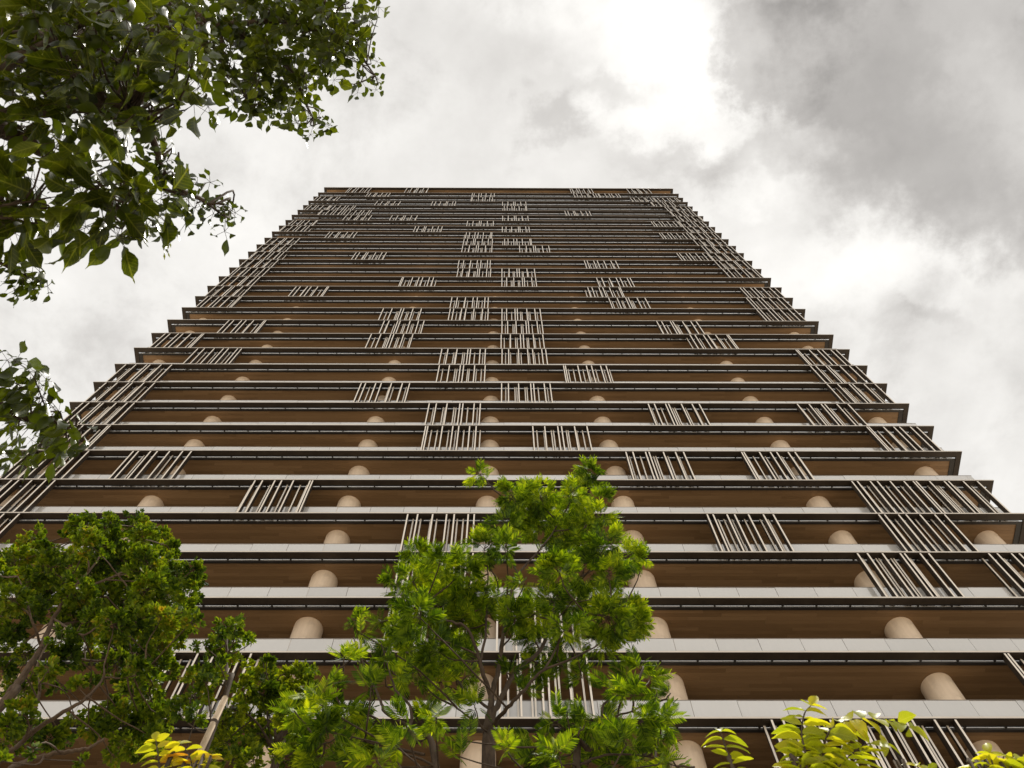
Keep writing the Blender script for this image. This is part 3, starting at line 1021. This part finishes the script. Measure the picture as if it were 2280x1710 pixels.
# ---- slim young tree tied to a pole, and the bushy dark tree beside it
YE = 6.0
tb_ = at_y(*B(1382, 1230), YE); base = np.array([tb_[0] + .1, YE, .16])
limbs = [([base, base * .4 + tb_ * .6 + np.array([.04, 0, 0]), tb_, at_y(*B(1385, 1100), YE), at_y(*B(1392, 960), YE), at_y(*B(1395, 830), YE)], .04, .010),
         limb_px(B, [(1385, 1150), (1300, 1130), (1220, 1090)], YE, .010, .004),
         limb_px(B, [(1382, 1230), (1260, 1250), (1170, 1260)], YE, .010, .004)]
cl = [(1390, 785, 62), (1330, 830, 55), (1450, 800, 55), (1480, 770, 35), (1440, 880, 75), (1370, 900, 70), (1510, 880, 48), (1320, 930, 55), (1400, 980, 65), (1250, 900, 35), (1190, 910, 24), (1545, 890, 26), (1340, 1010, 40),
      (1240, 1060, 65), (1190, 1120, 55), (1270, 1140, 75), (1340, 1090, 45), (1200, 1230, 80), (1120, 1250, 60), (1300, 1230, 60), (1100, 1320, 60), (1210, 1330, 70)]
grow('slim_tree', 'slim young tree with a tufted dark top rising above a pale leaning pole', 'tree', base, limbs,
     clus_px(B, .3617, cl, YE, .22), SPRIG, M['leaf_small'], M['bark_dark'], .095, 15.0, up=.7, twig_r=.005, roll=.6)

p1, p0 = at_y(*B(1388, 1225), YE - .12), at_y(*B(1232, 1560), YE - .12)
pbot = p0 + (p0 - p1) * ((p0[2] - .16) / (p1[2] - p0[2]))
V, T = [], []
tube(V, T, [pbot, p0, .5 * (p0 + p1), p1], .030, .027, 10, .002, 3)
V = np.array(V); nt0 = len(V)
pr_ = link('wooden_pole', mesh_tris('wooden_pole', V - pbot, T, M['pole'], True))
pr_.location = pbot
pr_['label'] = 'pale round wooden pole leaning up to the stem of the slim young tree'; pr_['category'] = 'pole'
V, T = [], []
tj = p0 * .48 + p1 * .52
dd = unit(p1 - p0)
tube(V, T, [tj - dd * .02, tj + dd * .02], .034, .034, 10, 0, 1)
link('binding', mesh_tris('binding', np.array(V) - pbot, T, M['bark_dark'], True), pr_)

YF = 7.2
tb_ = at_y(*B(1700, 1620), YF); base = np.array([tb_[0], YF, .16])
limbs = [([base, base * .5 + tb_ * .5 + np.array([.08, 0, 0]), tb_, at_y(*B(1690, 1500), YF)], .07, .03)] + \
        [limb_px(B, [(1695, 1560), (a * .5 + 845, 1400, d), (a, b, d)], YF, .018, .005) for a, b, d in
         ((1560, 1120, .2), (1700, 1120, -.2), (1840, 1120, .2), (1500, 1300, -.3), (1620, 1000, 0), (1880, 1250, -.2), (1420, 1420, .2))]
cl = [(1610, 985, 42), (1640, 1010, 35), (1550, 1070, 70), (1630, 1090, 70), (1720, 1100, 80), (1800, 1080, 60), (1870, 1080, 65), (1920, 1070, 40), (1500, 1180, 80), (1600, 1200, 95), (1720, 1210, 100), (1830, 1180, 85), (1900, 1160, 60),
      (1440, 1300, 85), (1540, 1330, 95), (1660, 1340, 100), (1780, 1320, 95), (1370, 1390, 75), (1460, 1430, 85), (1580, 1450, 95), (1700, 1450, 75), (1800, 1440, 85), (1880, 1300, 75), (1400, 1500, 75), (1500, 1540, 85), (1850, 1530, 85),
      (1330, 1590, 75), (1430, 1620, 80), (1560, 1610, 80), (1800, 1610, 80), (1680, 1590, 45), (1900, 1610, 80), (1300, 1480, 50), (1960, 1420, 60)]
grow('bushy_tree', 'bushy dark green tree between the leaning pole and the feathery trees', 'tree', base, limbs,
     clus_px(B, .3617, cl, YF, .4, 1.15), SPRIG, M['leaf_bush'], M['bark_dark'], .100, 12.0, up=.7, twig_r=.006, roll=.6)


# ------------------------------------------------------------------ overhanging trees at upper left
def overhang(name, label, base, limbs, hubs, templates, mat, bark, leaf, fingers=(5, 7), limit=300, hang=.8, petiole=.16, group=None):
    """broad compound leaves: each hub hangs on a thin stalk and carries a fan of drooping leaflets"""
    rl = np.asarray(base, float)
    root = empty(name, tuple(rl), label, 'tree', group)
    V, T = [], []; skel = []
    for pts, r0, r1 in limbs:
        skel += list(tube(V, T, pts, r0, r1, 8, .006, 5))
    SK = np.array(skel)
    bV, bT = [], []
    L = Leaves()
    for c, size in hubs:
        lf = leaf * size
        d = np.linalg.norm(SK - c, axis=1)
        s = SK[np.argmin(d)]
        if d.min() > petiole:
            e = c + unit(s - c) * petiole * rng.uniform(.7, 1.0) + np.array([0, 0, .06])
            tube(bV, bT, [s, .5 * (s + e) + rng.normal(0, .05, 3), e], .007, .0035, 5, 0, 3)
        else: e = s
        tube(bV, bT, [e, .5 * (e + c) + np.array([0, 0, .02]), c], .0022, .0016, 4, 0, 2)
        k = rng.integers(*fingers)
        th0 = rng.uniform(0, 6.28)
        tilt = rng.normal(0, .3, 3)
        for q in range(k):
            th = th0 + 6.283 * q / k + rng.normal(0, .2)
            rad = unit(np.array([math.cos(th), math.sin(th), -.15]) + tilt * .5)
            p = c + rad * lf * rng.uniform(.22, .42)
            tube(bV, bT, [c, p], .0014, .0012, 3, 0, 1)
            a = unit(rad * rng.uniform(.45, 1.0) + np.array([0, 0, -hang * rng.uniform(.4, 1.3)]) + .2 * rdir())
            L.add(p, a, unit(rad * .5 + np.array([0, 0, .9]) + .35 * rdir()), lf * rng.uniform(.7, 1.15))
    link('trunk', mesh_tris('trunk', np.array(V) - rl, T, bark, True), root)
    link('twigs', mesh_tris('twigs', np.array(bV) - rl, bT, bark, True), root)['kind'] = 'stuff'
    L.build(root, rl, templates, mat, .5, limit, mat1=M['leaf_big_single'])
    return root


Cc = conv(0, 0, .422)


def hubs_px(cv, k, lst, zlo, zhi, per, leafk, jitter=.8):
    out = []
    for x, y, r, *s in lst:
        s = s[0] if s else 1.0
        n = max(1, int(round(per * (r / 100) ** 2)))
        for _ in range(n):
            a, q = rng.uniform(0, 6.283), r * jitter * math.sqrt(rng.random())
            px, py = cv(x + q * math.cos(a), y + q * math.sin(a))
            z = rng.uniform(zlo, zhi)
            out.append((at_z(px, py, z), leafk * s * rng.uniform(.8, 1.15)))
    return out


# near tree: trunk stands outside the picture on the left
big = [(60, 60, 150), (200, 90, 160), (340, 60, 160), (480, 110, 160), (620, 60, 160), (760, 120, 160), (900, 70, 150), (1020, 130, 130), (60, 250, 150), (200, 260, 150), (340, 300, 150), (480, 300, 150), (620, 280, 150), (760, 300, 140), (900, 260, 140), (1020, 290, 110),
       (60, 440, 140), (180, 470, 130), (300, 470, 130), (430, 470, 130), (560, 470, 130), (690, 450, 130), (820, 440, 110), (950, 420, 110), (1060, 430, 90),
       (50, 610, 110), (150, 620, 80), (260, 610, 110), (400, 620, 120), (520, 620, 110), (650, 590, 110), (760, 580, 90), (880, 560, 90), (990, 570, 70), (1070, 560, 40, .8),
       (60, 740, 90), (280, 730, 100), (370, 780, 70), (480, 770, 80), (570, 760, 80), (680, 700, 90), (780, 690, 60), (60, 880, 80), (160, 900, 60), (360, 900, 45), (450, 950, 60), (540, 900, 80), (640, 880, 70),
       (600, 1010, 75), (690, 960, 80), (740, 1050, 80), (560, 1080, 60), (450, 1050, 50), (840, 1040, 60), (60, 1040, 75), (20, 1150, 60), (110, 1100, 50), (80, 1230, 70), (180, 1200, 50), (160, 1010, 40),
       (300, 1190, 45), (430, 1190, 45), (680, 1160, 55), (800, 1130, 45), (640, 1240, 35)]
med = [(780, 700, 60, .6), (850, 760, 60, .5), (880, 860, 60, .5), (930, 900, 60, .5), (860, 940, 60, .6), (960, 960, 60, .55), (1030, 950, 50, .5), (1090, 970, 45, .55), (990, 1040, 50, .6), (920, 1040, 50, .6), (1080, 1060, 55, .6), (1150, 1060, 45, .6), (1210, 1050, 35, .55), (1110, 1130, 45, .6),
       (1200, 1130, 45, .6), (1250, 1110, 35, .55), (1020, 1130, 45, .65), (1190, 1190, 40, .6), (900, 1160, 40, .7), (970, 1190, 30, .7), (830, 1210, 30, .75)]
low = [(30, 1390, 35, .5), (80, 1420, 35, .5), (150, 1430, 35, .5), (220, 1440, 30, .5), (120, 1490, 35, .5), (200, 1490, 35, .5), (90, 1530, 30, .5), (240, 1500, 20, .5), (170, 1540, 30, .5)]
zA0, zA1 = 5.7, 7.0
base = np.array([-3.6, 2.3, 0])
up0 = np.array([-3.1, 2.1, 5.2])
def lz(pts, r0, r1, Z):
    return ([at_z(*Cc(x, y), Z + (d[0] if d else 0)) for x, y, *d in pts], r0, r1)
limbs = [([base, np.array([-3.5, 2.3, 2.5]), up0, at_z(*Cc(-160, 560), 6.2)], .16, .07),
         ([up0, at_z(*Cc(-200, 900), 6.0), at_z(*Cc(60, 700, ), 6.3), at_z(*Cc(180, 780), 6.3), at_z(*Cc(360, 880), 6.3), at_z(*Cc(560, 1050), 6.3), at_z(*Cc(660, 1130), 6.2)], .05, .010),
         lz([(-160, 560), (40, 600), (200, 590), (400, 570), (600, 540), (760, 640), (860, 900), (1000, 1030), (1180, 1080)], .042, .005, 6.3),
         lz([(-160, 560), (-20, 380), (250, 250, .3), (600, 200, .4), (980, 120, .4)], .045, .010, 6.3),
         lz([(250, 250, .3), (420, 130, .3), (700, 30, .4)], .025, .010, 6.3),
         lz([(-100, 1330), (0, 1390), (130, 1450), (220, 1470)], .012, .003, 6.0),
         ([up0, at_z(*Cc(-250, 1200), 5.6), at_z(*Cc(-100, 1330), 6.0)], .03, .012),
         ([up0, at_z(*Cc(-120, 1180), 6.0), at_z(*Cc(40, 1130), 6.1), at_z(*Cc(120, 1110), 6.1)], .02, .005)]
hubs = hubs_px(Cc, .422, big, zA0, zA1, 2.0, 1.0) + hubs_px(Cc, .422, [q for q in big if q[1] > 960 and len(q) == 3], 5.7, 6.1, .9, 1.35) + hubs_px(Cc, .422, [q for q in big if q[1] < 560], 7.2, 8.8, 1.6, 1.0) + hubs_px(Cc, .422, med, 6.2, 7.0, 4.2, 1.0) + hubs_px(Cc, .422, low, 5.9, 6.1, 6, 1.0)
Bm = conv(0, 740, .2984)
mid_l = [(40, 230, 60), (130, 260, 60), (230, 250, 30, .8), (290, 280, 45, .8), (350, 350, 35, .9), (60, 360, 60), (140, 380, 60), (250, 400, 50), (40, 440, 60), (150, 460, 60), (220, 540, 80), (320, 530, 60), (390, 560, 50), (260, 470, 50),
         (90, 560, 50, .8), (30, 640, 45, .8), (120, 680, 40, .9), (330, 620, 50), (430, 650, 60), (500, 690, 60), (570, 720, 50), (420, 730, 60), (520, 790, 60), (60, 790, 40, .9), (250, 810, 35, .9), (380, 830, 50), (20, 880, 50), (60, 960, 40, .9), (400, 930, 30), (180, 930, 25), (600, 800, 35, .9)]
hubs += hubs_px(Bm, .2984, mid_l, 6.4, 7.0, 2.3, .95)
limbs.append(([up0, np.array([-2.9, 2.3, 6.1]), at_z(*Bm(-150, 480), 6.8), at_z(*Bm(20, 560), 6.8), at_z(*Bm(200, 640), 6.8), at_z(*Bm(300, 690), 6.8), at_z(*Bm(400, 720), 6.75), at_z(*Bm(560, 740), 6.7)], .05, .004))
overhang('broad_leaved_tree', 'near overhanging tree with big glossy drip-tipped leaves hanging at the upper left', base, limbs, hubs, BIG, M['leaf_big'], M['bark_dark'], .165, limit=300, hang=1.15)

# farther tree behind it, with smaller leaves
far = [(1180, 60, 150), (1300, 80, 150), (1430, 60, 150), (1560, 80, 150), (1690, 60, 150), (1800, 90, 120), (1900, 60, 90), (1990, 30, 50), (1180, 220, 130), (1320, 230, 120), (1460, 220, 150), (1600, 210, 150), (1740, 210, 130), (1860, 190, 100), (1940, 170, 60), (1960, 260, 40, .8),
       (1200, 360, 90), (1300, 380, 110), (1420, 370, 130), (1550, 350, 130), (1670, 330, 110), (1790, 310, 90), (1880, 290, 60), (1790, 400, 50), (1880, 390, 50, .8), (1980, 350, 40, .8), (2000, 420, 35, .8), (1930, 420, 45, .8), (1980, 470, 25, .8), (1890, 470, 25, .8),
       (1230, 470, 90), (1340, 480, 100), (1450, 480, 90), (1560, 450, 100), (1650, 460, 60), (1250, 570, 40, .9), (1300, 610, 55, .85), (1380, 590, 50, .85), (1430, 640, 28, .8), (1500, 560, 70), (1570, 600, 80, .9), (1640, 620, 60, .85), (1560, 670, 35, .85), (1650, 690, 45, .8), (1710, 640, 40, .7), (1740, 680, 28, .7),
       (1000, 60, 130), (880, 120, 120), (700, 60, 120), (500, 60, 120), (1050, 240, 110), (900, 260, 110), (300, 120, 120), (120, 160, 120), (1080, 350, 80)]
base = np.array([-5.2, -2.6, 0])
crown0 = np.array([-4.2, -1.6, 8.6])
limbs = [([base, np.array([-5.0, -2.4, 4.5]), crown0], .24, .12),
         ([crown0, at_z(*Cc(700, -80), 11.0), at_z(*Cc(1150, 130), 11.3), at_z(*Cc(1500, 330), 11.3), at_z(*Cc(1650, 620), 11.2)], .085, .008),
         ([at_z(*Cc(1150, 130), 11.3), at_z(*Cc(1550, 120), 11.4), at_z(*Cc(1850, 250), 11.4), at_z(*Cc(1980, 400), 11.3)], .03, .006),
         ([at_z(*Cc(700, -80), 11.0), at_z(*Cc(1300, -60), 11.5), at_z(*Cc(1800, 30), 11.5)], .04, .010),
         ([at_z(*Cc(1150, 130), 11.3), at_z(*Cc(1200, 350), 11.2), at_z(*Cc(1320, 560), 11.1)], .024, .006)]
hubs = hubs_px(Cc, .422, far, 10.4, 12.2, 5.5, 1.0)
overhang('broad_leaved_tree', 'farther overhanging tree with smaller leaves against the sky, right of the big glossy leaves', base, limbs, hubs, MID, M['leaf_big'], M['bark_dark'], .155, fingers=(5, 8), limit=300, hang=.7, petiole=.2)


# ------------------------------------------------------------------ yellow-green shrub tips at the bottom edge
def shrub(label, stems, leaf, pairs_gap, cv, Y, group=None):
    """stems: list of pixel polylines of leafy shoots rising into view; leaves sit in pairs along the shoot"""
    first = at_y(*cv(*stems[0][0][:2]), Y)
    rl = np.array([first[0], Y + .05, .16])
    root = empty('leafy_shrub', tuple(rl), label, 'shrub', group)
    V, T = [], []
    L = Leaves()
    for st in stems:
        pts = [at_y(*cv(p[0], p[1]), Y + (p[2] if len(p) > 2 else 0)) for p in st]
        low_ = pts[0] - (pts[1] - pts[0]) * .3
        start = [rl + np.array([rng.normal(0, .05), rng.normal(0, .05), 0]), .5 * (rl + low_) + rng.normal(0, .05, 3), low_]
        tube(V, T, start + [pts[0]], .009, .005, 7, .004, 4)
        P = tube(V, T, pts, .005, .0018, 6, 0, 6)
        seg = np.r_[0, np.cumsum(np.linalg.norm(np.diff(P, axis=0), axis=1))]
        n = max(2, int(seg[-1] / pairs_gap))
        for i in range(n + 1):
            s = seg[-1] * i / n
            p = np.array([np.interp(s, seg, P[:, k]) for k in range(3)])
            d = unit(np.array([np.interp(min(s + .02, seg[-1]), seg, P[:, k]) for k in range(3)]) - np.array([np.interp(max(s - .02, 0), seg, P[:, k]) for k in range(3)]))
            side = unit(np.cross(d, unit(np.array([0, -1.0, .35]))))
            face = unit(np.cross(side, d))
            for sg in (-1, 1):
                a = unit(side * sg + d * rng.uniform(.05, .45) + .22 * rdir())
                L.add(p, a, unit(face * rng.uniform(-.2, 1) + np.array([0, -.2, .7]) + .3 * rdir()), leaf * rng.uniform(.75, 1.12) * (1 - .25 * (i == n)))
            if i == n: L.add(p, unit(d + .2 * rdir()), unit(face + .3 * rdir()), leaf * .75)
    link('stem', mesh_tris('stem', np.array(V) - rl, T, M['bark_dark'], True), root)
    L.build(root, rl, LIME, M['leaf_lime'], .3, 300, 'leaf', 'foliage')
    return root


Ss = conv(1520, 1520, .3436)
shrub('single upright yellow-green shoot with paired leaves, at the bottom edge right of the feathery trees',
      [[(345, 640), (320, 540), (285, 440), (262, 370), (246, 318)]], .075, .036, Ss, 2.3)
shrub('large lime-green leafy shrub arching over the louvre screen at the lower right',
      [[(790, 640), (850, 540), (905, 430), (950, 320), (1020, 265), (1120, 240), (1250, 238), (1400, 260), (1470, 290)],
       [(800, 640), (800, 480), (770, 330), (790, 200), (830, 150)],
       [(900, 660), (1000, 560), (1100, 460), (1190, 400), (1290, 390)],
       [(960, 660), (930, 560), (880, 500), (780, 440)],
       [(1050, 680), (1090, 600), (1100, 520), (1170, 450)],
       [(780, 680), (760, 580), (730, 520), (720, 480)],
       [(870, 640), (870, 560), (920, 460), (1010, 400)]], .092, .040, Ss, 2.3)
shrub('small lime-green tip peeping over the bottom edge between two larger lime shrubs',
      [[(1480, 680), (1500, 600), (1510, 540)], [(1530, 680), (1560, 600), (1590, 570)]], .065, .045, Ss, 2.35)
shrub('lime-green leafy shrub at the bottom right corner',
      [[(2020, 680), (2020, 580), (2000, 500), (1990, 460)], [(2080, 680), (2120, 560), (2160, 500)], [(2060, 690), (2060, 560), (2080, 480)], [(1980, 690), (1960, 600), (1960, 530)], [(2190, 690), (2200, 600), (2220, 520)]], .080, .036, Ss, 2.25)
shrub('pair of yellow leafy shoots at the bottom edge below the leaning pole',
      [[(985, 1720), (980, 1640), (970, 1560), (960, 1490)], [(1150, 1740), (1180, 1640), (1150, 1560), (1110, 1510)], [(1200, 1740), (1240, 1650), (1280, 1600)], [(1080, 1740), (1080, 1690), (1060, 1640)], [(1220, 1760), (1200, 1690), (1190, 1620)]], .078, .040, B, 2.5)
